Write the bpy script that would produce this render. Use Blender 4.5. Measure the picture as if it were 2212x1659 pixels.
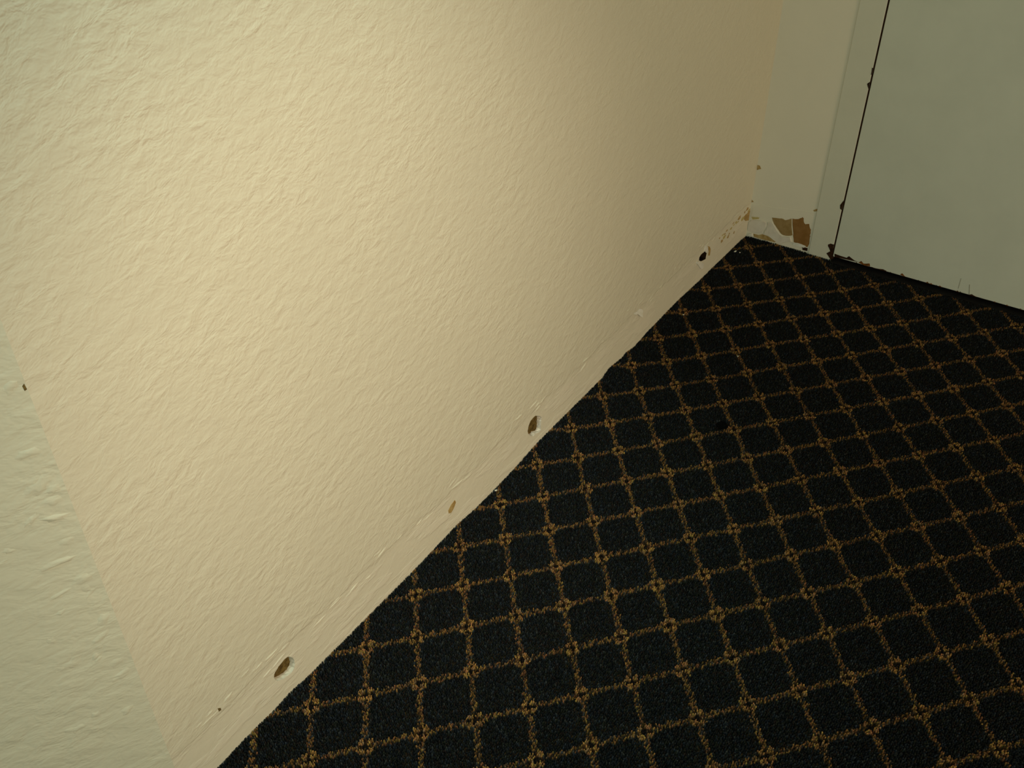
import bpy, bmesh, math, random
import numpy as np
from mathutils import Matrix, Vector

for _o in list(bpy.data.objects):
    bpy.data.objects.remove(_o, do_unlink=True)
scene = bpy.context.scene
COL = scene.collection
random.seed(7)
RNG = np.random.default_rng(11)

# ------------------------------------------------------------------ camera
CAM_LOC = (-2.30471, -0.79066, 1.28495)
CAM_RIGHT = Vector((0.558518, -0.829473, -0.005683))
CAM_DOWN = Vector((-0.505192, -0.334716, -0.795454))
CAM_FWD = Vector((0.657905, 0.447146, -0.605988))
cam_data = bpy.data.cameras.new('camera')
cam_data.sensor_fit = 'HORIZONTAL'
cam_data.sensor_width = 36.0
cam_data.lens = 2098.17 / 2212.0 * 36.0
cam_data.clip_start = 0.02
cam = bpy.data.objects.new('camera', cam_data)
COL.objects.link(cam)
_m = Matrix((CAM_RIGHT, -CAM_DOWN, -CAM_FWD)).transposed().to_4x4()
_m.translation = CAM_LOC
cam.matrix_world = _m
scene.camera = cam

# ------------------------------------------------------------------ world, lamps, exposure
world = bpy.data.worlds.new('world')
scene.world = world
world.use_nodes = True
world.node_tree.nodes['Background'].inputs[0].default_value = (0.0, 0.0, 0.0, 1)
world.node_tree.nodes['Background'].inputs[1].default_value = 0.0


def aim(o, target):
    d = Vector(target) - o.location
    o.rotation_euler = d.to_track_quat('-Z', 'Y').to_euler()


def spot_lamp(name, loc, target, watts, colour, angle, blend, radius):
    l = bpy.data.lights.new(name, 'SPOT')
    l.energy = watts
    l.color = colour
    l.spot_size = math.radians(angle)
    l.spot_blend = blend
    l.shadow_soft_size = radius
    o = bpy.data.objects.new(name, l)
    o.location = loc
    COL.objects.link(o)
    aim(o, target)
    return o


def area_lamp(name, loc, target, watts, colour, sx, sy):
    l = bpy.data.lights.new(name, 'AREA')
    l.shape = 'RECTANGLE'
    l.size = sx
    l.size_y = sy
    l.energy = watts
    l.color = colour
    o = bpy.data.objects.new(name, l)
    o.location = loc
    COL.objects.link(o)
    aim(o, target)
    return o


# unseen lights added for the warm pool and the greenish spread across the walls
spot_lamp('warm_pool_spot', (-1.86, -1.16, 1.17), (-1.51, 0.0, 0.53), 30.0, (1.0, 0.805, 0.615), 62, 1.0, 0.05)  # unseen spot placed to make the warm pool on the wall
area_lamp('green_side_fill', (-4.2, -2.0, 0.5), (-0.2, -0.9, 0.6), 19.5, (0.76, 1.0, 0.90), 1.0, 0.6)  # added greenish fill from the left; no window stands there
area_lamp('amber_low_fill', (-1.2, -3.1, 0.36), (-1.2, 0.0, 0.55), 21.0, (1.0, 0.75, 0.52), 1.2, 0.36)  # added low warm fill from the opposite side, grazing the carpet
spot_lamp('cool_down_fill', (-1.80, -0.38, 2.40), (-1.44, -0.06, 0.0), 46.0, (0.70, 1.0, 0.86), 39, 1.0, 0.08)  # added spot that brightens the carpet by the wall and rakes the plaster
area_lamp('cool_top_fill', (-2.35, -0.5, 2.38), (-2.35, -0.45, 0.0), 5.5, (0.36, 0.86, 1.0), 0.6, 0.6)  # small cool fill added overhead to lift the upper left wall

vs = scene.view_settings
vs.view_transform = 'Standard'
vs.look = 'None'
vs.gamma = 1.0
vs.use_curve_mapping = False
vs.exposure = 0.0

# ------------------------------------------------------------------ materials


def new_mat(name, rough=0.7, spec=0.3):
    m = bpy.data.materials.new(name)
    m.use_nodes = True
    nt = m.node_tree
    b = nt.nodes['Principled BSDF']
    b.inputs['Roughness'].default_value = rough
    b.inputs['Specular IOR Level'].default_value = spec
    return m, nt, b


def node(nt, kind, **kw):
    n = nt.nodes.new(kind)
    for k, v in kw.items():
        if k.startswith('i_'):
            key = k[2:]
            key = int(key) if key.isdigit() else key.replace('_', ' ')
            n.inputs[key].default_value = v
        else:
            setattr(n, k, v)
    return n


def ramp(nt, src, stops):
    r = nt.nodes.new('ShaderNodeValToRGB')
    e = r.color_ramp.elements
    while len(e) < len(stops):
        e.new(0.5)
    for el, (pos, c) in zip(e, stops):
        el.position = pos
        el.color = (*c, 1) if len(c) == 3 else c
    nt.links.new(src, r.inputs[0])
    return r.outputs[0]


def math_node(nt, op, a, b=None, c=None):
    n = nt.nodes.new('ShaderNodeMath')
    n.operation = op
    for i, v in enumerate((a, b, c)):
        if v is None:
            continue
        if isinstance(v, (int, float)):
            n.inputs[i].default_value = v
        else:
            nt.links.new(v, n.inputs[i])
    return n.outputs[0]


def wall_paint(name, colour, size, depth, tilt, residue=False, plane='xz'):
    """Cream paint over hand-trowelled plaster: slanting, flattened ridges."""
    m, nt, b = new_mat(name, 0.62, 0.28)
    L = nt.links
    tc = node(nt, 'ShaderNodeTexCoord')
    mp = node(nt, 'ShaderNodeMapping')
    mp.inputs['Rotation'].default_value = tilt
    mp.inputs['Scale'].default_value = (1.0, 1.0, 1.0)
    L.new(tc.outputs['Object'], mp.inputs['Vector'])
    st = node(nt, 'ShaderNodeMapping')
    st.inputs['Scale'].default_value = (0.80, 1.0, 1.25)
    L.new(mp.outputs[0], st.inputs['Vector'])
    n1 = node(nt, 'ShaderNodeTexNoise', i_Scale=52.0 / size, i_Detail=3.0, i_Roughness=0.6, i_Distortion=0.3)
    n2 = node(nt, 'ShaderNodeTexNoise', i_Scale=125.0 / size, i_Detail=2.0, i_Roughness=0.5, i_Distortion=0.3)
    n3 = node(nt, 'ShaderNodeTexNoise', i_Scale=9.0, i_Detail=2.0)
    for n in (n1, n2):
        L.new(st.outputs[0], n.inputs['Vector'])
    L.new(mp.outputs[0], n3.inputs['Vector'])
    r1 = ramp(nt, n1.outputs[0], [(0.34, (0, 0, 0)), (0.70, (1, 1, 1))])
    h = math_node(nt, 'MULTIPLY_ADD', n2.outputs[0], 0.45, r1)
    patch = ramp(nt, n3.outputs[0], [(0.30, (0.55,) * 3), (0.65, (1,) * 3)])
    h = math_node(nt, 'MULTIPLY', h, patch)
    base = ramp(nt, n3.outputs[0], [(0.25, tuple(c * 0.97 for c in colour)), (0.75, colour)])
    if residue:
        # strip where a skirting was pulled off: trowelled flat, a ragged lip along its top
        sx = node(nt, 'ShaderNodeSeparateXYZ')
        L.new(tc.outputs['Object'], sx.inputs[0])
        s2 = node(nt, 'ShaderNodeMapping')
        s2.inputs['Scale'].default_value = (9.0, 1.0, 34.0)
        L.new(tc.outputs['Object'], s2.inputs['Vector'])
        nz = node(nt, 'ShaderNodeTexNoise', i_Scale=1.0, i_Detail=4.0, i_Roughness=0.6)
        L.new(s2.outputs[0], nz.inputs['Vector'])
        zz = math_node(nt, 'MULTIPLY_ADD', nz.outputs[0], 0.05, sx.outputs[2])
        up = node(nt, 'ShaderNodeMapRange', interpolation_type='SMOOTHSTEP')
        up.inputs[1].default_value = 0.112
        up.inputs[2].default_value = 0.132
        L.new(zz, up.inputs[0])
        above = up.outputs[0]
        lip = node(nt, 'ShaderNodeMapRange', interpolation_type='SMOOTHSTEP')
        lip.inputs[1].default_value = 0.126
        lip.inputs[2].default_value = 0.131
        L.new(zz, lip.inputs[0])
        keep = math_node(nt, 'MULTIPLY_ADD', above, 0.68, 0.32)
        h = math_node(nt, 'MULTIPLY', h, keep)
        smear = ramp(nt, nz.outputs[0], [(0.50, (0, 0, 0)), (0.58, (1, 1, 1))])
        inv = math_node(nt, 'SUBTRACT', 1.0, above)
        sm = math_node(nt, 'MULTIPLY', smear, inv)
        h = math_node(nt, 'MULTIPLY_ADD', sm, 0.5, h)
        h = math_node(nt, 'MULTIPLY_ADD', lip.outputs[0], 0.45, h)
        mx = node(nt, 'ShaderNodeMix', data_type='RGBA')
        L.new(math_node(nt, 'MULTIPLY_ADD', inv, 0.35, math_node(nt, 'MULTIPLY', sm, 0.45)), mx.inputs[0])
        L.new(base, mx.inputs[6])
        mx.inputs[7].default_value = (min(1, colour[0] * 1.08), min(1, colour[1] * 1.07), min(1, colour[2] * 1.1), 1)
        base = mx.outputs[2]
    L.new(base, b.inputs['Base Color'])
    bp = node(nt, 'ShaderNodeBump')
    bp.inputs['Strength'].default_value = 1.0
    bp.inputs['Distance'].default_value = depth
    L.new(h, bp.inputs['Height'])
    L.new(bp.outputs[0], b.inputs['Normal'])
    return m


def simple(name, c1, c2, scale, rough=0.8, spec=0.2, bump=0.0, bscale=200.0):
    m, nt, b = new_mat(name, rough, spec)
    tc = node(nt, 'ShaderNodeTexCoord')
    n = node(nt, 'ShaderNodeTexNoise', i_Scale=scale, i_Detail=4.0, i_Roughness=0.6)
    nt.links.new(tc.outputs['Object'], n.inputs['Vector'])
    nt.links.new(ramp(nt, n.outputs[0], [(0.35, c1), (0.65, c2)]), b.inputs['Base Color'])
    if bump:
        n2 = node(nt, 'ShaderNodeTexNoise', i_Scale=bscale, i_Detail=3.0)
        nt.links.new(tc.outputs['Object'], n2.inputs['Vector'])
        bp = node(nt, 'ShaderNodeBump')
        bp.inputs['Distance'].default_value = bump
        nt.links.new(n2.outputs[0], bp.inputs['Height'])
        nt.links.new(bp.outputs[0], b.inputs['Normal'])
    return m


CREAM = (0.72, 0.665, 0.505)
M = {}
M['wall_left'] = wall_paint('cream_trowelled_paint', CREAM, 1.05, 0.0011, (0, math.radians(14), 0), residue=True)
M['wall_angled'] = wall_paint('cream_heavy_trowelled_paint', (0.70, 0.665, 0.50), 1.5, 0.0016, (0, math.radians(-8), math.radians(24)))
M['wall_far'] = wall_paint('cream_smooth_paint', (0.79, 0.725, 0.57), 1.6, 0.0003, (0, 0, 0))
M['frame'] = simple('cream_enamel_frame', (0.64, 0.62, 0.49), (0.66, 0.64, 0.51), 12, 0.5, 0.35, 0.0002, 90)
M['door'] = simple('pale_grey_cream_enamel_door', (0.59, 0.60, 0.49), (0.625, 0.635, 0.52), 7, 0.5, 0.35, 0.0003, 60)
M['gypsum'] = simple('broken_gypsum', (0.70, 0.60, 0.47), (0.86, 0.78, 0.66), 160, 0.95, 0.05, 0.0012, 260)
M['cavity'] = simple('brown_board_back', (0.075, 0.045, 0.013), (0.20, 0.135, 0.045), 120, 0.95, 0.05, 0.001, 200)
M['dark_cavity'] = simple('dark_wall_cavity', (0.025, 0.013, 0.006), (0.04, 0.02, 0.01), 120, 0.95, 0.05)  # inner shade of the deep hole put into this colour, rim included
M['kraft_light'] = simple('torn_kraft_paper', (0.29, 0.185, 0.065), (0.36, 0.24, 0.10), 60, 0.9, 0.1, 0.0004, 300)
M['kraft_dark'] = simple('dark_kraft_paper', (0.235, 0.115, 0.03), (0.29, 0.15, 0.05), 55, 0.9, 0.1, 0.0004, 300)
M['plaster'] = simple('pale_plaster_filler', (0.70, 0.62, 0.50), (0.76, 0.69, 0.57), 45, 0.9, 0.1, 0.0004, 200)
M['stain'] = simple('brown_glue_stain', (0.34, 0.20, 0.055), (0.50, 0.36, 0.15), 90, 0.8, 0.15)
M['yellow_stain'] = simple('yellow_glue_stain', (0.46, 0.36, 0.11), (0.58, 0.47, 0.20), 70, 0.7, 0.2)
M['rust'] = simple('dark_rust', (0.018, 0.010, 0.006), (0.055, 0.024, 0.010), 220, 0.95, 0.05, 0.0006, 300)
M['rust_orange'] = simple('orange_rust', (0.10, 0.04, 0.012), (0.24, 0.09, 0.02), 180, 0.95, 0.05)
M['drip'] = simple('grey_drip_mark', (0.30, 0.28, 0.20), (0.40, 0.37, 0.27), 90, 0.7, 0.2)
M['flake'] = simple('white_paint_flake', (0.72, 0.68, 0.56), (0.82, 0.78, 0.68), 90, 0.7, 0.2)
M['dark_strip'] = simple('black_strip', (0.006, 0.006, 0.006), (0.012, 0.011, 0.010), 60, 0.8, 0.15)
M['ceiling'] = simple('white_ceiling_paint', (0.70, 0.68, 0.58), (0.74, 0.72, 0.62), 4, 0.9, 0.1)

# ------------------------------------------------------------------ mesh helpers


def link(name, me, mat=None, parent=None):
    o = bpy.data.objects.new(name, me)
    if mat is not None:
        me.materials.append(mat)
    COL.objects.link(o)
    if parent is not None:
        o.parent = parent
    return o


def bm_obj(name, bm, mat, parent=None, smooth=False):
    bmesh.ops.recalc_face_normals(bm, faces=bm.faces[:])
    me = bpy.data.meshes.new(name)
    bm.to_mesh(me)
    bm.free()
    if smooth:
        for p in me.polygons:
            p.use_smooth = True
    return link(name, me, mat, parent)


def structure(o, label=None, cat=None):
    o['kind'] = 'structure'
    if label:
        o['label'] = label
    if cat:
        o['category'] = cat
    return o


def box_bm(bm, x0, x1, y0, y1, z0, z1, bevel=0.0, segs=2):
    t = bmesh.new()
    v = [t.verts.new((x, y, z)) for x in (x0, x1) for y in (y0, y1) for z in (z0, z1)]
    for f in ((0, 1, 3, 2), (4, 6, 7, 5), (0, 4, 5, 1), (2, 3, 7, 6), (0, 2, 6, 4), (1, 5, 7, 3)):
        t.faces.new([v[i] for i in f])
    bmesh.ops.recalc_face_normals(t, faces=t.faces[:])
    if bevel:
        bmesh.ops.bevel(t, geom=t.edges[:], offset=bevel, segments=segs, affect='EDGES', profile=0.5)
    me = bpy.data.meshes.new('tmp')
    t.to_mesh(me)
    t.free()
    bm.from_mesh(me)
    bpy.data.meshes.remove(me)


def rough_outline(pts, jitter, sub=2):
    out = []
    n = len(pts)
    for i in range(n):
        a, b = pts[i], pts[(i + 1) % n]
        for k in range(sub):
            t = k / sub
            j = jitter if k else jitter * 0.3
            out.append((a[0] + (b[0] - a[0]) * t + random.uniform(-j, j), a[1] + (b[1] - a[1]) * t + random.uniform(-j, j)))
    return out


def slab(name, pts, to3, back, front, mat, parent, jitter=0.0005, sub=2, dome=0.0):
    """Thin flake with a ragged outline: 2D outline, to3(u, v, w) places it, w from back to front."""
    pts = rough_outline(pts, jitter, sub)
    n = len(pts)
    cu = sum(p[0] for p in pts) / n
    cv = sum(p[1] for p in pts) / n
    bm = bmesh.new()
    lo = [bm.verts.new(to3(u, v, back)) for u, v in pts]
    hi = [bm.verts.new(to3(cu + (u - cu) * 0.94, cv + (v - cv) * 0.94, front * random.uniform(0.75, 1.1))) for u, v in pts]
    for i in range(n):
        j = (i + 1) % n
        bm.faces.new((lo[i], lo[j], hi[j], hi[i]))
    f = bm.faces.new(hi)
    bmesh.ops.triangulate(bm, faces=[f])
    return bm_obj(name, bm, mat, parent)


def on_left(u, v, w):
    return (min(u, -0.0006), -w, v)


def on_far(u, v, w):
    return (-w, min(u, -0.0006), v)

# ------------------------------------------------------------------ damage outlines, metres on each wall
MAIN = {
    'HOLE_A': [(-1.7399,0.0803), (-1.7338,0.0711), (-1.7326,0.0637), (-1.7331,0.0557), (-1.7362,0.0481), (-1.7423,0.0445), (-1.7507,0.0455), (-1.7598,0.0479), (-1.7677,0.0532), (-1.7732,0.0615), (-1.7747,0.0692), (-1.7726,0.0741), (-1.7687,0.0776), (-1.7628,0.0811), (-1.7563,0.0823), (-1.7508,0.0839), (-1.7456,0.0835)],
    'HOLE_B': [(-1.0592,0.0836), (-1.0462,0.0735), (-1.0377,0.0645), (-1.0385,0.0586), (-1.0393,0.0514), (-1.04,0.0421), (-1.0398,0.0335), (-1.0472,0.0321), (-1.0611,0.038), (-1.0675,0.0367), (-1.0776,0.0438), (-1.0859,0.0542), (-1.0886,0.0644), (-1.086,0.0722), (-1.0825,0.078), (-1.0781,0.0832), (-1.0691,0.0846)],
    'HOLE_C': [(-0.2859,0.086), (-0.2726,0.0731), (-0.2742,0.0643), (-0.274,0.0566), (-0.2886,0.0598), (-0.3055,0.0651), (-0.317,0.0725), (-0.3173,0.0812), (-0.3089,0.0857), (-0.293,0.0838)],
    'FRAY_UP': [(-0.2939,0.087), (-0.2902,0.1022), (-0.2819,0.1002), (-0.2709,0.0885), (-0.2719,0.0775), (-0.2771,0.0753), (-0.285,0.0828)],
    'FRAY_LOW': [(-0.3335,0.0777), (-0.3167,0.0715), (-0.291,0.0542), (-0.2866,0.0376), (-0.2989,0.0398), (-0.3139,0.0529), (-0.3319,0.0713)],
    'FLECK': [(-0.2721,0.0928), (-0.258,0.0843), (-0.2488,0.0724), (-0.2498,0.0546), (-0.2612,0.06), (-0.2603,0.0711)],
    'STAIN_CORNER': [(-0.0412,0.0733), (-0.029,0.0734), (-0.0112,0.0753), (0.0048,0.0738), (0.0164,0.0634), (0.0181,0.0544), (0.0062,0.0526), (0.0035,0.0428), (-0.0211,0.0508), (-0.0378,0.0636)],
    'STAIN_SMEAR': [(-0.1837,0.0843), (-0.1445,0.0832), (-0.1105,0.0802), (-0.0903,0.0635), (-0.1268,0.0585), (-0.1701,0.0715)],
    'NICK': [(-1.3258,0.0709), (-1.3227,0.0621), (-1.3309,0.0521), (-1.3387,0.0481), (-1.3458,0.053), (-1.3465,0.0608), (-1.3373,0.0677)],
    'TEAR': [(-0.6607,0.1029), (-0.659,0.1047), (-0.6459,0.102), (-0.6342,0.1029), (-0.6222,0.0959), (-0.6191,0.0892), (-0.6271,0.0829), (-0.6253,0.0774), (-0.6332,0.0834), (-0.6437,0.0942), (-0.6499,0.0959)],
    'PIN': [(-1.8736,0.113), (-1.8695,0.109), (-1.8693,0.1033), (-1.8731,0.1048)],
}
BACK = {
    'KRAFT_A': [(-0.0611,0.0701), (-0.0836,0.0739), (-0.0935,0.0754), (-0.0978,0.0726), (-0.115,0.0829), (-0.1191,0.0598), (-0.1259,0.0358), (-0.1153,0.0306), (-0.1016,0.0286), (-0.0919,0.0326), (-0.0811,0.0431), (-0.0703,0.0537), (-0.0649,0.063)],
    'KRAFT_B': [(-0.1162,0.0832), (-0.132,0.0864), (-0.1408,0.093), (-0.1427,0.0962), (-0.1455,0.0943), (-0.1495,0.0794), (-0.1537,0.0767), (-0.1606,0.08), (-0.1629,0.0807), (-0.1676,0.0686), (-0.1705,0.0668), (-0.1718,0.0564), (-0.1703,0.0478), (-0.1726,0.0485), (-0.172,0.0388), (-0.1734,0.0242), (-0.1704,0.0136), (-0.1625,0.0153), (-0.1317,0.017), (-0.1267,0.0347), (-0.1233,0.0501)],
    'PLASTER_A': [(-0.0007,0.039), (-0.0073,0.0478), (-0.0352,0.0544), (-0.0503,0.0533), (-0.0512,0.0398), (-0.0456,0.0257), (-0.0444,0.017), (-0.032,0.0161), (-0.0168,0.0116), (-0.0033,0.0132), (0.0002,0.0275)],
    'PLASTER_B': [(-0.0534,0.0542), (-0.0649,0.0589), (-0.0764,0.0445), (-0.0913,0.0283), (-0.1022,0.0246), (-0.1219,0.0292), (-0.1273,0.017), (-0.1133,0.0127), (-0.0985,0.0012), (-0.0892,0.0026), (-0.0753,0.0081), (-0.0611,0.015), (-0.0475,0.0179), (-0.0481,0.0265), (-0.0543,0.0408)],
    'TICK': [(-0.1027,0.0955), (-0.1057,0.1003), (-0.1093,0.0973), (-0.1087,0.0865), (-0.1043,0.0865)],
    'YELLOW': [(-0.0067,0.0559), (-0.0145,0.0609), (-0.0289,0.0609), (-0.0283,0.0566), (-0.011,0.0495)],
    'BASE_DIRT': [(-0.0185,0.0093), (-0.0331,0.0094), (-0.044,0.0155), (-0.0613,0.0137), (-0.0753,0.0081), (-0.0858,0.0072), (-0.0815,0.0017), (-0.0478,-0.0002), (-0.0211,0.0009)],
    'WHITE_FLECK': [(-0.0061,-0.0008), (-0.0071,0.0059), (-0.0158,0.0099), (-0.0178,0.0013)],
    'WHITE_STRIP': [(-0.1296,0.0149), (-0.1428,0.019), (-0.1661,0.0164), (-0.1621,0.0104), (-0.1318,0.0094)],
    'JAMB_CHIP': [(-0.1653,0.1204), (-0.1727,0.1265), (-0.1786,0.1275), (-0.1768,0.1211), (-0.1695,0.1177)],
    'JAMB_CHIP2': [(-0.1631,0.106), (-0.1683,0.1114), (-0.1701,0.108), (-0.1662,0.1029)],
    'DARK_HOLE': [(-0.156,0.0092), (-0.1644,0.0118), (-0.1713,0.0118), (-0.1717,0.003), (-0.1585,0.0023)],
    'CORNER_DOT': [(0.0045,0.2045), (-0.0077,0.204), (-0.0124,0.1964), (-0.0012,0.1901)],
    'CORNER_DOT2': [(0.0015,0.1053), (-0.0041,0.1028), (-0.0059,0.0999), (0.0003,0.0975)],
}
FRAME = {
    'RUST_NOTCH': [(-0.2218,0.04), (-0.2282,0.0447), (-0.2368,0.0446), (-0.2432,0.0249), (-0.2482,0.0182), (-0.247,0.0056), (-0.2362,-0.002), (-0.2295,0.0069), (-0.2222,0.0128), (-0.2252,0.0165), (-0.2314,0.0225), (-0.2275,0.0295), (-0.2228,0.0349)],
    'GAP_CHIP_A': [(-0.2315,0.466), (-0.2376,0.4717), (-0.2419,0.4651), (-0.2383,0.4548)],
    'GAP_CHIP_B': [(-0.2305,0.1549), (-0.2388,0.1694), (-0.2445,0.1571), (-0.2412,0.1422), (-0.2325,0.145)],
    'GAP_CHIP_C': [(-0.2347,0.5048), (-0.2392,0.5042), (-0.2398,0.4883), (-0.2356,0.4875)],
}
DOOR = {
    'RUST_A': [(-0.2421,0.0186), (-0.2757,0.0167), (-0.2813,0.0231), (-0.2869,0.0157), (-0.3093,0.0135), (-0.245,0.0039)],
    'RUST_B': [(-0.3067,0.0127), (-0.3134,0.0194), (-0.3201,0.0138), (-0.3352,0.0187), (-0.3384,0.0105), (-0.3213,0.0081)],
    'RUST_C': [(-0.3481,0.009), (-0.3712,0.0134), (-0.3797,0.0115), (-0.3806,0.0072), (-0.3546,0.0043)],
    'RUST_D': [(-0.414,0.0114), (-0.4179,0.017), (-0.4244,0.0118), (-0.4302,0.0094)],
    'DRIP_A': [(-0.5531,0.0474), (-0.5542,0.0472), (-0.5549,0.0182), (-0.5535,0.0177)],
    'DRIP_B': [(-0.5751,0.037), (-0.5767,0.0375), (-0.5829,0.0106), (-0.5813,0.01)],
    'RUST_E': [(-0.5802,0.0087), (-0.5876,0.0134), (-0.6005,0.0067), (-0.5911,0.005)],
    'RUST_F': [(-0.6079,0.0063), (-0.6168,0.0094), (-0.6322,0.0066), (-0.6232,0.0041)],
}

# ------------------------------------------------------------------ room shell
HT = 2.44
EDGE = -1.958
ANG = math.radians(24)
DIRX, DIRY = -math.cos(ANG), math.sin(ANG)
LEN = 1.15
AX, AY = EDGE + DIRX * LEN, DIRY * LEN
NX, NY, FX, FY = -4.3, -3.2, 0.0, 0.0


def quad_obj(name, pts, mat, parent=None):
    bm = bmesh.new()
    bm.faces.new([bm.verts.new(p) for p in pts])
    me = bpy.data.meshes.new(name)
    bm.to_mesh(me)
    bm.free()
    return link(name, me, mat, parent)


# --- the long trowelled wall with three holes punched along its foot
def wall_with_holes(name, outline, holes, to3, thick, mat):
    bm = bmesh.new()
    rings = []
    for ring in [outline] + holes:
        vs_ = [bm.verts.new(to3(u, v, 0.0)) for u, v in ring]
        rings.append(vs_)
        for i in range(len(vs_)):
            bm.edges.new((vs_[i], vs_[(i + 1) % len(vs_)]))
    bmesh.ops.triangle_fill(bm, edges=bm.edges[:], use_beauty=True, use_dissolve=False)
    o = rings[0]
    back = [bm.verts.new(to3(u, v, -thick)) for u, v in outline]
    for i in range(len(o)):
        j = (i + 1) % len(o)
        bm.faces.new((o[i], o[j], back[j], back[i]))
    me = bpy.data.meshes.new(name)
    bm.to_mesh(me)
    bm.free()
    return link(name, me, mat)


hole_rings = {k: rough_outline(MAIN[k], 0.0007, 2) for k in ('HOLE_A', 'HOLE_B', 'HOLE_C')}
wall_left = wall_with_holes('wall_left', [(EDGE, -0.03), (0.0, -0.03), (0.0, HT), (EDGE, HT)],
                            list(hole_rings.values()), lambda u, v, w: (u, -w, v), 0.10, M['wall_left'])
structure(wall_left, 'long cream trowelled plaster wall with holes punched along its foot', 'wall')


def punched_hole(key, depth, back_mat, rim_mat, label):
    ring = hole_rings[key]
    n = len(ring)
    cu = sum(p[0] for p in ring) / n
    cv = sum(p[1] for p in ring) / n
    bm = bmesh.new()
    levels = []
    for t, s in ((0.0, 1.0), (0.25, 0.97), (0.6, 0.93), (1.0, 0.90)):
        levels.append([bm.verts.new((cu + (u - cu) * s * (1 + random.uniform(-.03, .03) * (t > 0)), t * depth,
                                     cv + (v - cv) * s * (1 + random.uniform(-.03, .03) * (t > 0)))) for u, v in ring])
    for a, b in zip(levels, levels[1:]):
        for i in range(n):
            j = (i + 1) % n
            bm.faces.new((a[i], a[j], b[j], b[i]))
    side = bm_obj('hole_rim', bm, rim_mat, wall_left)
    side['label'] = label
    bm = bmesh.new()
    c = bm.verts.new((cu, depth * 1.02, cv))
    r = [bm.verts.new((cu + (u - cu) * 0.98, depth * random.uniform(0.85, 1.0), cv + (v - cv) * 0.98)) for u, v in ring]
    for i in range(n):
        bm.faces.new((c, r[i], r[(i + 1) % n]))
    bm_obj('hole_back', bm, back_mat, side)
    return side


punched_hole('HOLE_A', 0.0090, M['cavity'], M['wall_far'], 'shallow oval hole broken into the plaster')
punched_hole('HOLE_B', 0.0095, M['cavity'], M['gypsum'], 'round hole with pale crumbled gypsum')
punched_hole('HOLE_C', 0.035, M['dark_cavity'], M['dark_cavity'], 'deep dark hole with frayed paper')

for key, nm, mt, th in (('FRAY_UP', 'torn_paper', 'flake', 0.0016), ('FRAY_LOW', 'torn_paper', 'flake', 0.0030),
                        ('FLECK', 'glue_stain', 'stain', 0.0005), ('STAIN_CORNER', 'glue_stain', 'stain', 0.0006),
                        ('NICK', 'gouge', 'stain', 0.0004),
                        ('PIN', 'pin_hole', 'cavity', 0.0004)):
    slab(nm, MAIN[key], on_left, -0.0002, th, M[mt], wall_left, 0.0012 if 'STAIN' in key else 0.0005)

# smudges of old brown glue creeping along the skirting line towards the corner
for k in range(26):
    f = random.random() ** 0.8
    x = -0.005 - 0.20 * f
    z = 0.072 + random.gauss(0, 0.008) + 0.004 * f
    a, b = random.uniform(0.004, 0.014), random.uniform(0.002, 0.006)
    ring = [(x + a * math.cos(i / 9 * 6.283) * random.uniform(.5, 1.2), z + b * math.sin(i / 9 * 6.283) * random.uniform(.5, 1.2)) for i in range(9)]
    slab('glue_stain', ring, on_left, -0.0002, 0.0003, M[random.choice(['stain', 'yellow_stain', 'yellow_stain'])], wall_left, 0.0006, 2)

# lifted paper tear: hinged along its top, its free corner standing off the wall
bm = bmesh.new()
pts = MAIN['TEAR']
zt, zb = max(p[1] for p in pts), min(p[1] for p in pts)
fr = [bm.verts.new((u, -0.0006 - 0.007 * ((zt - v) / (zt - zb)) ** 1.5, v)) for u, v in pts]
bk = [bm.verts.new((u, -0.0001 - 0.0065 * ((zt - v) / (zt - zb)) ** 1.5, v)) for u, v in pts]
f1 = bm.faces.new(fr)
f2 = bm.faces.new(bk[::-1])
for i in range(len(pts)):
    j = (i + 1) % len(pts)
    bm.faces.new((fr[i], bk[i], bk[j], fr[j]))
bmesh.ops.triangulate(bm, faces=[f1, f2])
bm_obj('torn_paper', bm, M['flake'], wall_left)


def dome(name, cu, cv, a, b, tilt, high, to3, mat, parent):
    """Soft low lump of plaster, oval and uneven."""
    bm = bmesh.new()
    n_ = 12
    wob = [random.uniform(.55, 1.3) for _ in range(n_)]
    top = bm.verts.new(to3(cu, cv, high))
    prev = None
    for s, w in ((0.35, 0.86), (0.7, 0.45), (1.0, -0.15)):
        ring = []
        for i in range(n_):
            t_ = i / n_ * 2 * math.pi
            du, dv = a * s * wob[i] * math.cos(t_), b * s * wob[i] * math.sin(t_)
            ring.append(bm.verts.new(to3(cu + du * math.cos(tilt) - dv * math.sin(tilt), cv + du * math.sin(tilt) + dv * math.cos(tilt), high * w)))
        for i in range(n_):
            j = (i + 1) % n_
            if prev is None:
                bm.faces.new((top, ring[i], ring[j]))
            else:
                bm.faces.new((prev[i], ring[i], ring[j], prev[j]))
        prev = ring
    return bm_obj(name, bm, mat, parent, True)


# lumps of old filler along the line of the removed skirting
for k in range(60):
    x = random.uniform(-1.92, -0.06)
    dome('filler_lump', x, 0.104 + random.gauss(0, 0.009), random.uniform(0.006, 0.022), random.uniform(0.0015, 0.004), random.uniform(-0.1, 0.3),
         random.uniform(0.0005, 0.0014), on_left, M['wall_left'], wall_left)

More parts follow.
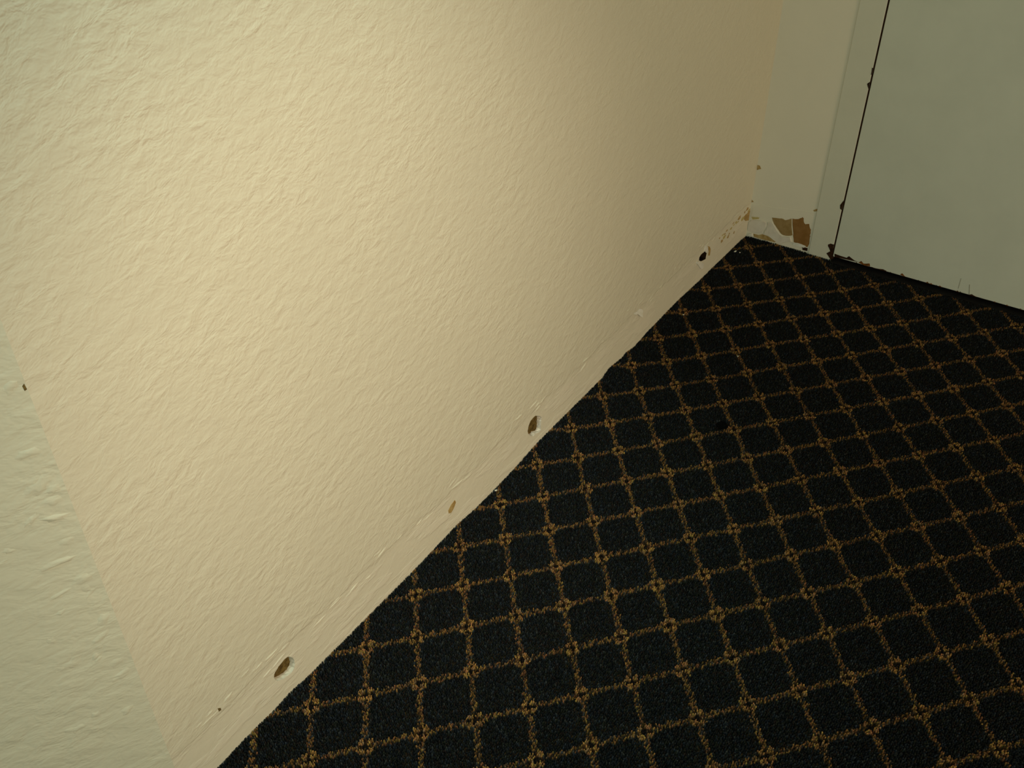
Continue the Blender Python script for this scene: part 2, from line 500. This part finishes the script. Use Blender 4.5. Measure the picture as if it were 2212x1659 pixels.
# --- the angled wall beyond the outside corner, its bead lumpy with plaster
bm = bmesh.new()
nz_, nx_ = 122, 60
grid = []
for iz in range(nz_ + 1):
    z = -0.03 + (HT + 0.03) * iz / nz_
    row = []
    for ix in range(nx_ + 1):
        t = (ix / nx_) ** 1.6 * LEN
        lump = 0.0
        if ix == 0:
            lump = 0.0
        row.append(bm.verts.new((EDGE + DIRX * t + math.sin(ANG) * lump, DIRY * t - math.cos(ANG) * lump, z)))
    grid.append(row)
for iz in range(nz_):
    for ix in range(nx_):
        bm.faces.new((grid[iz][ix], grid[iz][ix + 1], grid[iz + 1][ix + 1], grid[iz + 1][ix]))
wall_angled = bm_obj('wall_angled', bm, M['wall_angled'])
structure(wall_angled, 'rough cream plaster wall turning away at the near corner', 'wall')
ON_ANGLED = lambda u, v, w: (EDGE + DIRX * u - math.sin(ANG) * w, DIRY * u - math.cos(ANG) * w, v)
for z, t0, a, b in ((0.735, 0.012, 0.008, 0.006), (0.655, 0.020, 0.016, 0.006), (0.612, 0.022, 0.019, 0.009), (0.588, 0.014, 0.012, 0.010), (0.566, 0.020, 0.015, 0.006),
                    (0.505, 0.030, 0.022, 0.006), (0.470, 0.016, 0.013, 0.008), (0.400, 0.013, 0.010, 0.010), (0.372, 0.024, 0.016, 0.005), (0.300, 0.018, 0.012, 0.006)):
    dome('plaster_lump', t0, z, a, b, random.uniform(-.6, .3), random.uniform(0.0009, 0.0016), ON_ANGLED, M['wall_angled'], wall_angled)
for k in range(70):
    dome('plaster_lump', 0.012 + random.random() ** 1.5 * 0.45, random.uniform(0.05, 1.0), random.uniform(0.005, 0.014), random.uniform(0.003, 0.008), random.uniform(-.8, .4),
         random.uniform(0.0004, 0.0010), ON_ANGLED, M['wall_angled'], wall_angled)
slab('gouge', [(0.0005, 0.726), (0.0030, 0.725), (0.0035, 0.731), (0.0010, 0.733)], lambda u, v, w: (EDGE + DIRX * u - math.sin(ANG) * w, DIRY * u - math.cos(ANG) * w, v), -0.0002, 0.0004, M['cavity'], wall_angled, 0.0004, 1)

# --- far wall: strip beside the door frame, then above and beyond the door
JL, JR = -0.1765, -0.2365
DR0, DR1 = -0.2405, -1.155
bm = bmesh.new()
box_bm(bm, 0.0, 0.11, JL - 0.0012, 0.10, -0.03, HT)
box_bm(bm, 0.0, 0.11, -1.22, JL - 0.0012, 2.10, HT)
box_bm(bm, 0.0, 0.11, NY - 0.1, -1.22, -0.03, HT)
wall_far = structure(bm_obj('wall_far', bm, M['wall_far']), 'narrow cream wall strip with torn foot beside the door', 'wall')
for key, nm, mt, th in (('KRAFT_A', 'torn_kraft_paper', 'kraft_light', 0.0005), ('KRAFT_B', 'torn_kraft_paper', 'kraft_dark', 0.0006),
                        ('PLASTER_A', 'plaster_patch', 'plaster', 0.0022), ('PLASTER_B', 'plaster_patch', 'plaster', 0.0022),
                        ('TICK', 'glue_stain', 'stain', 0.0004), ('YELLOW', 'glue_stain', 'yellow_stain', 0.0005),
                        ('BASE_DIRT', 'glue_stain', 'stain', 0.0008), ('WHITE_FLECK', 'plaster_patch', 'flake', 0.0030),
                        ('WHITE_STRIP', 'plaster_patch', 'flake', 0.0018), ('JAMB_CHIP', 'glue_stain', 'stain', 0.0004),
                        ('JAMB_CHIP2', 'glue_stain', 'stain', 0.0004), ('DARK_HOLE', 'gouge', 'rust', 0.0009),
                        ('CORNER_DOT', 'glue_stain', 'stain', 0.0006), ('CORNER_DOT2', 'glue_stain', 'stain', 0.0006)):
    slab(nm, BACK[key], on_far, -0.0002, th, M[mt], wall_far, 0.0009 if 'KRAFT' in key else 0.0005)
# swollen filler band left where the skirting was
band = [(-0.001, 0.094), (-0.03, 0.099), (-0.06, 0.100), (-0.09, 0.106), (-0.13, 0.112), (-0.1745, 0.118),
        (-0.1750, 0.084), (-0.165, 0.083), (-0.149, 0.081), (-0.146, 0.096), (-0.128, 0.088), (-0.10, 0.077), (-0.06, 0.072), (-0.03, 0.062), (-0.001, 0.055)]
slab('filler_band', band, on_far, -0.0002, 0.0005, M['wall_far'], wall_far, 0.0014, 3)

# --- steel door frame
bm = bmesh.new()
box_bm(bm, -0.003, 0.13, JR, JL, -0.012, 2.10, 0.0012, 3)
box_bm(bm, -0.003, 0.13, -1.22, -1.159, -0.012, 2.10, 0.0022, 3)
box_bm(bm, -0.003, 0.13, -1.22, JL, 2.04, 2.10, 0.0022, 3)
box_bm(bm, 0.047, 0.13, JR - 0.016, JR + 0.002, -0.012, 2.05)
frame = structure(bm_obj('trim_1', bm, M['frame']), 'cream painted steel door frame standing in the far wall', 'door frame')
for key in ('RUST_NOTCH', 'GAP_CHIP_A', 'GAP_CHIP_B', 'GAP_CHIP_C'):
    pts = [(max(u, JR - 0.0005) if key != 'RUST_NOTCH' else max(u, JR - 0.0015), v) for u, v in FRAME[key]]
    slab('rust_spot', pts, lambda u, v, w: (-0.003 - w, u, v), -0.0004, 0.0005, M['rust'], frame, 0.0004)

bm = bmesh.new()
box_bm(bm, 0.0005, 0.03, DR0 - 0.0003, JR + 0.0003, -0.010, 2.04)  # dark filler added so the gap between frame and door reads black
bm_obj('dark_gap_fill', bm, M['rust'], frame)

# --- flush door leaf with a rusted lower edge
bm = bmesh.new()
box_bm(bm, -0.002, 0.044, DR1, DR0, 0.0095, 2.035, 0.0012, 2)
door = structure(bm_obj('door_1', bm, M['door']), 'plain pale cream flush door standing just clear of the carpet', 'door')
for key in DOOR:
    mt = 'drip' if 'DRIP' in key else ('rust_orange' if key in ('RUST_B', 'RUST_D') else 'rust')
    pts = [(min(u, DR0), max(v, 0.0092)) for u, v in DOOR[key]]
    slab('drip_mark' if 'DRIP' in key else 'rust_spot', pts, lambda u, v, w: (-0.002 - w, u, v), -0.0002, 0.0004, M[mt], door, 0.0002 if 'DRIP' in key else 0.0006)
for k in range(26):
    u = -0.25 - 0.55 * random.random() ** 1.3
    w_, h_ = random.uniform(0.002, 0.009), random.uniform(0.001, 0.004)
    slab('rust_spot', [(u, 0.0093), (u - w_ * .3, 0.0093 + h_), (u - w_ * .7, 0.0093 + h_ * random.uniform(.3, 1)), (u - w_, 0.0093)], lambda u, v, w: (-0.002 - w, u, v), -0.0002, 0.0004,
         M[random.choice(['rust', 'rust', 'rust_orange'])], door, 0.0003, 2)

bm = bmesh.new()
box_bm(bm, -0.016, 0.12, -1.16, JR - 0.002, -0.012, -0.0005, 0.001, 1)  # plain black strip added along the dark band below the door
structure(bm_obj('trim_2', bm, M['dark_strip']), 'black strip along the dark band under the door', 'dark_strip')

# --- the rest of the shell, outside the picture
wall_hall = structure(quad_obj('wall_hall', [(AX, AY, -0.03), (NX, AY, -0.03), (NX, AY, HT), (AX, AY, HT)], M['wall_far']), 'plain cream wall past the angled corner', 'wall')
structure(quad_obj('wall_near', [(NX, AY, -0.03), (NX, NY, -0.03), (NX, NY, HT), (NX, AY, HT)], M['wall_far']), 'plain cream wall behind the camera', 'wall')
structure(quad_obj('wall_right', [(NX, NY, -0.03), (0, NY, -0.03), (0, NY, HT), (NX, NY, HT)], M['wall_far']), 'plain cream wall facing the trowelled wall', 'wall')
structure(quad_obj('ceiling', [(NX, NY, HT), (0.1, NY, HT), (0.1, AY, HT), (NX, AY, HT)], M['ceiling']), 'plain white ceiling', 'ceiling')

# ------------------------------------------------------------------ carpet
# lattice coordinates of the woven trellis: whole numbers are the gold lines
PI_ = np.array([9.15163, 7.56153, -9.14829, -0.09782, 0.14628, -0.24707])
PJ_ = np.array([-9.7515, -7.82055, -8.64639, -0.09393, -0.05246, 0.26740])


def lattice(x, y):
    B = np.stack([np.ones_like(x), x, y, x * x, x * y, y * y], -1)
    return B @ PI_, B @ PJ_


def carpet_material():
    m, nt, b = new_mat('trellis_carpet_backing', 0.95, 0.05)
    tc = node(nt, 'ShaderNodeTexCoord')
    sx = node(nt, 'ShaderNodeSeparateXYZ')
    nt.links.new(tc.outputs['Object'], sx.inputs[0])

    def line(P):
        v = math_node(nt, 'MULTIPLY_ADD', sx.outputs[0], float(P[1]), float(P[0]))
        v = math_node(nt, 'MULTIPLY_ADD', sx.outputs[1], float(P[2]), v)
        d = math_node(nt, 'PINGPONG', v, 0.5)
        return math_node(nt, 'LESS_THAN', d, 0.07)
    k = math_node(nt, 'MAXIMUM', line(PI_), line(PJ_))
    nz = node(nt, 'ShaderNodeTexNoise', i_Scale=240.0, i_Detail=2.0)
    nt.links.new(tc.outputs['Object'], nz.inputs['Vector'])
    a = ramp(nt, nz.outputs[0], [(0.35, (0.004, 0.0045, 0.005)), (0.65, (0.010, 0.010, 0.010))])  # both ramps darkened to carry the pile's self-shadow
    g = ramp(nt, nz.outputs[0], [(0.35, (0.035, 0.017, 0.006)), (0.65, (0.09, 0.045, 0.015))])
    mx = node(nt, 'ShaderNodeMix', data_type='RGBA')
    nt.links.new(k, mx.inputs[0])
    nt.links.new(a, mx.inputs[6])
    nt.links.new(g, mx.inputs[7])
    nt.links.new(mx.outputs[2], b.inputs['Base Color'])
    return m


floor = structure(quad_obj('floor', [(NX, NY, -0.0055), (0.6, NY, -0.0055), (0.6, AY, -0.0055), (NX, AY, -0.0055)], carpet_material()),
                  'dark carpet woven with a gold diamond trellis and small flowers', 'carpet')

# how high the pile rides up the foot of the trowelled wall (it is not laid quite level)
EX = np.array([-1.96, -1.903, -1.841, -1.786, -1.753, -1.715, -1.672, -1.576, -1.516, -1.442, -1.392, -1.324, -1.266, -1.211, -1.122, -1.047, -0.912, -0.793, -0.762, -0.703, -0.686, -0.645, -0.578, -0.420, -0.311, -0.223, -0.111, -0.044, 0.0])
EZ = np.array([.0039, .0039, .0074, .0057, .0092, .0046, .0042, .0030, .0025, .0030, .0048, .0077, .0014, .0006, .0042, .0112, .0099, .0088, .0182, .0105, .0139, .0053, .0108, .0134, .0073, .0063, .0026, .0022, -.003])



def tuft_rows(pitch, x0, x1, y0, y1):
    xs = np.arange(x0, x1, pitch)
    ys = np.arange(y0, y1, pitch)
    gx, gy = np.meshgrid(xs, ys)
    gx = gx + (np.arange(len(ys)) % 2)[:, None] * pitch * 0.5
    gx, gy = gx.ravel(), gy.ravel()
    # keep what lies in front of the walls and black strip
    ok = (gx < -0.001) & ~((gy < JL) & (gx > -0.004)) & ~((gy < JR) & (gx > -0.017))
    ok &= np.where(gx > EDGE, gy < -0.001, (gx - EDGE) * -math.sin(ANG) + gy * -math.cos(ANG) > 0.003)
    close = ((gx + 1.9) * 0.832 + gy * 0.555 > -0.14) & (gy > -0.85 + gx * 0.198)
    return gx[ok], gy[ok], close[ok]


# fine tufts where the floor is seen close, thicker ones on the stretch around it
fx, fy, fc = tuft_rows(0.0031, -2.2, 0.0, -1.30, 0.10)
wx, wy, wc = tuft_rows(0.0058, -2.7, 0.0, -1.90, 0.30)
X = np.concatenate([fx[fc], wx[~wc]])
Y = np.concatenate([fy[fc], wy[~wc]])
PITCH = np.concatenate([np.full(fc.sum(), 0.0031), np.full((~wc).sum(), 0.0058)])
n = len(X)
LIM = np.where(X > EDGE, -0.0006, 1.0)
X = X + RNG.normal(0, 0.17, n) * PITCH
Y = np.minimum(Y + RNG.normal(0, 0.17, n) * PITCH, LIM)
I, J = lattice(X, Y)
fi = I - np.round(I)
fj = J - np.round(J)

# ----- yarn colours: what the yarn itself is dyed
palette = np.array([[0.0085, 0.0105, 0.0135], [0.0105, 0.0115, 0.0080], [0.0125, 0.0085, 0.0070], [0.0070, 0.0080, 0.0085], [0.024, 0.026, 0.025], [0.016, 0.020, 0.026]])
pick = RNG.choice(6, n, p=[.24, .22, .16, .24, .07, .07])
col = palette[pick] * RNG.uniform(0.65, 1.75, n)[:, None]
gold = np.array([[0.152, 0.074, 0.022], [0.132, 0.054, 0.024], [0.148, 0.090, 0.024], [0.108, 0.064, 0.034], [0.080, 0.040, 0.016]])
gp = gold[RNG.choice(5, n, p=[.34, .2, .18, .14, .14])] * RNG.uniform(0.70, 2.0, n)[:, None]
HW = 0.056
wob = RNG.normal(0, 0.012, n)
on_i = np.abs(fi + wob) < HW
on_j = np.abs(fj + wob) < HW
# rope twist: slanting dark flecks through each line
tw_i = ((J * 13.0 + fi * 9.0) % 1.0) < 0.66
tw_j = ((I * 13.0 + fj * 9.0) % 1.0) < 0.66
node_r = np.maximum(np.abs(fi), np.abs(fj))
is_line = ((on_i & tw_i) | (on_j & tw_j)) & (node_r > 0.0)
near = (np.abs(fi) < 0.23) & (np.abs(fj) < 0.23)
pd = np.hypot(np.abs(fi) - 0.080, np.abs(fj) - 0.080)
petal = near & (pd + RNG.normal(0, 0.008, n) < 0.062)
centre = np.hypot(fi, fj) < 0.046
gap = near & ~petal & (np.maximum(np.abs(fi), np.abs(fj)) < 0.135)
soft = (on_i | on_j)
col[soft] = col[soft] * 1.4 + np.array([0.012, 0.006, 0.001])
col[is_line] = gp[is_line]
col[gap] = col[gap] * 0.35
col[petal] = gp[petal] * 1.55 + np.array([0.02, 0.012, 0.002])
col[centre] = np.array([0.010, 0.007, 0.006])
# a burnt spot
burn = np.hypot((X + 0.7844) / 1.25, Y + 0.2816) < 0.012
col[burn] = 0.0012

# ----- tuft shapes: leaning little frusta
edge_z = np.interp(X, EX, EZ)
z0 = np.maximum(edge_z, -0.002) * np.exp(-np.maximum(-Y, 0) / 0.035)
z0 = z0 + 0.0005 * np.sin(X * 9.1 + 1.3) * np.sin(Y * 7.7)
hgt = RNG.uniform(0.0032, 0.0050, n)
hgt[burn] *= 0.3
hw = PITCH * RNG.uniform(0.50, 0.66, n)
ang = RNG.uniform(0, math.pi / 2, n)
lx, ly = RNG.normal(0, 0.0006, n), RNG.normal(0, 0.0006, n)
V = np.empty((n, 8, 3))
for k in range(4):
    ca, sa = np.cos(ang + k * math.pi / 2), np.sin(ang + k * math.pi / 2)
    V[:, k, 0] = X + hw * ca
    V[:, k, 1] = np.minimum(Y + hw * sa, LIM + 0.0004)
    V[:, k, 2] = z0 - 0.0056
    V[:, k + 4, 0] = X + lx + hw * 0.62 * ca
    V[:, k + 4, 1] = np.minimum(Y + ly + hw * 0.62 * sa, LIM + 0.0004)
    V[:, k + 4, 2] = z0 - 0.0045 + hgt
V[:, :, 0] = np.minimum(V[:, :, 0], -0.0002)
quads = np.array([[4, 5, 6, 7], [0, 1, 5, 4], [1, 2, 6, 5], [2, 3, 7, 6], [3, 0, 4, 7]])
F = (quads[None] + (np.arange(n) * 8)[:, None, None]).reshape(-1)
me = bpy.data.meshes.new('carpet_pile')
me.vertices.add(n * 8)
me.vertices.foreach_set('co', V.reshape(-1).astype(np.float32))
nf = n * 5
me.loops.add(nf * 4)
me.loops.foreach_set('vertex_index', F.astype(np.int32))
me.polygons.add(nf)
me.polygons.foreach_set('loop_start', np.arange(nf, dtype=np.int32) * 4)
me.polygons.foreach_set('loop_total', np.full(nf, 4, dtype=np.int32))
me.update(calc_edges=True)
at = me.color_attributes.new('yarn', 'FLOAT_COLOR', 'POINT')
rgba = np.ones((n, 8, 4), np.float32)
rgba[:, :, :3] = col[:, None, :]
at.data.foreach_set('color', rgba.reshape(-1))
mp_, nt_, b_ = new_mat('cut_pile_yarn', 0.9, 0.12)
an = nt_.nodes.new('ShaderNodeAttribute')
an.attribute_name = 'yarn'
nt_.links.new(an.outputs['Color'], b_.inputs['Base Color'])
pile = link('carpet_pile', me, mp_, floor)
pile['kind'] = 'stuff'

# ------------------------------------------------------------------ loose chips of paint lying on the carpet
def chip(loc, size, label, seed):
    rnd = random.Random(seed)
    bm = bmesh.new()
    k = 7
    lo, hi = [], []
    for i in range(k):
        a = i / k * 6.283 + rnd.uniform(-.25, .25)
        r = size * rnd.uniform(.55, 1.1)
        z = rnd.uniform(0.0, 0.5) * size
        lo.append(bm.verts.new((r * math.cos(a), r * math.sin(a) * .75, z)))
        hi.append(bm.verts.new((r * .9 * math.cos(a), r * .68 * math.sin(a), z + size * .22)))
    for i in range(k):
        j = (i + 1) % k
        bm.faces.new((lo[i], lo[j], hi[j], hi[i]))
    t = bm.faces.new(hi)
    u = bm.faces.new(lo[::-1])
    bmesh.ops.triangulate(bm, faces=[t, u])
    o = bm_obj('paint_chip', bm, M['flake'])
    o.location = loc
    o['label'] = label
    o['category'] = 'paint chip'
    o['group'] = 'paint chips on the carpet'
    return o


chip((-0.1077, -0.0150, 0.0022), 0.0052, 'larger white paint chip on the carpet in the corner by the torn wall foot', 1)
chip((-0.1042, -0.0262, 0.0014), 0.0030, 'small dull paint chip right of the larger chip in the corner', 2)
chip((-1.2060, -0.0055, 0.0010), 0.0034, 'white paint crumb at the wall foot between the middle hole and small gouge', 3)
chip((-0.5421, -0.2112, 0.0004), 0.0026, 'tiny pale paint crumb on a gold carpet line out in the floor', 4)
chip((-0.4600, -0.0351, 0.0030), 0.0026, 'tiny pale paint crumb on the carpet near the foot of the paper tear', 5)
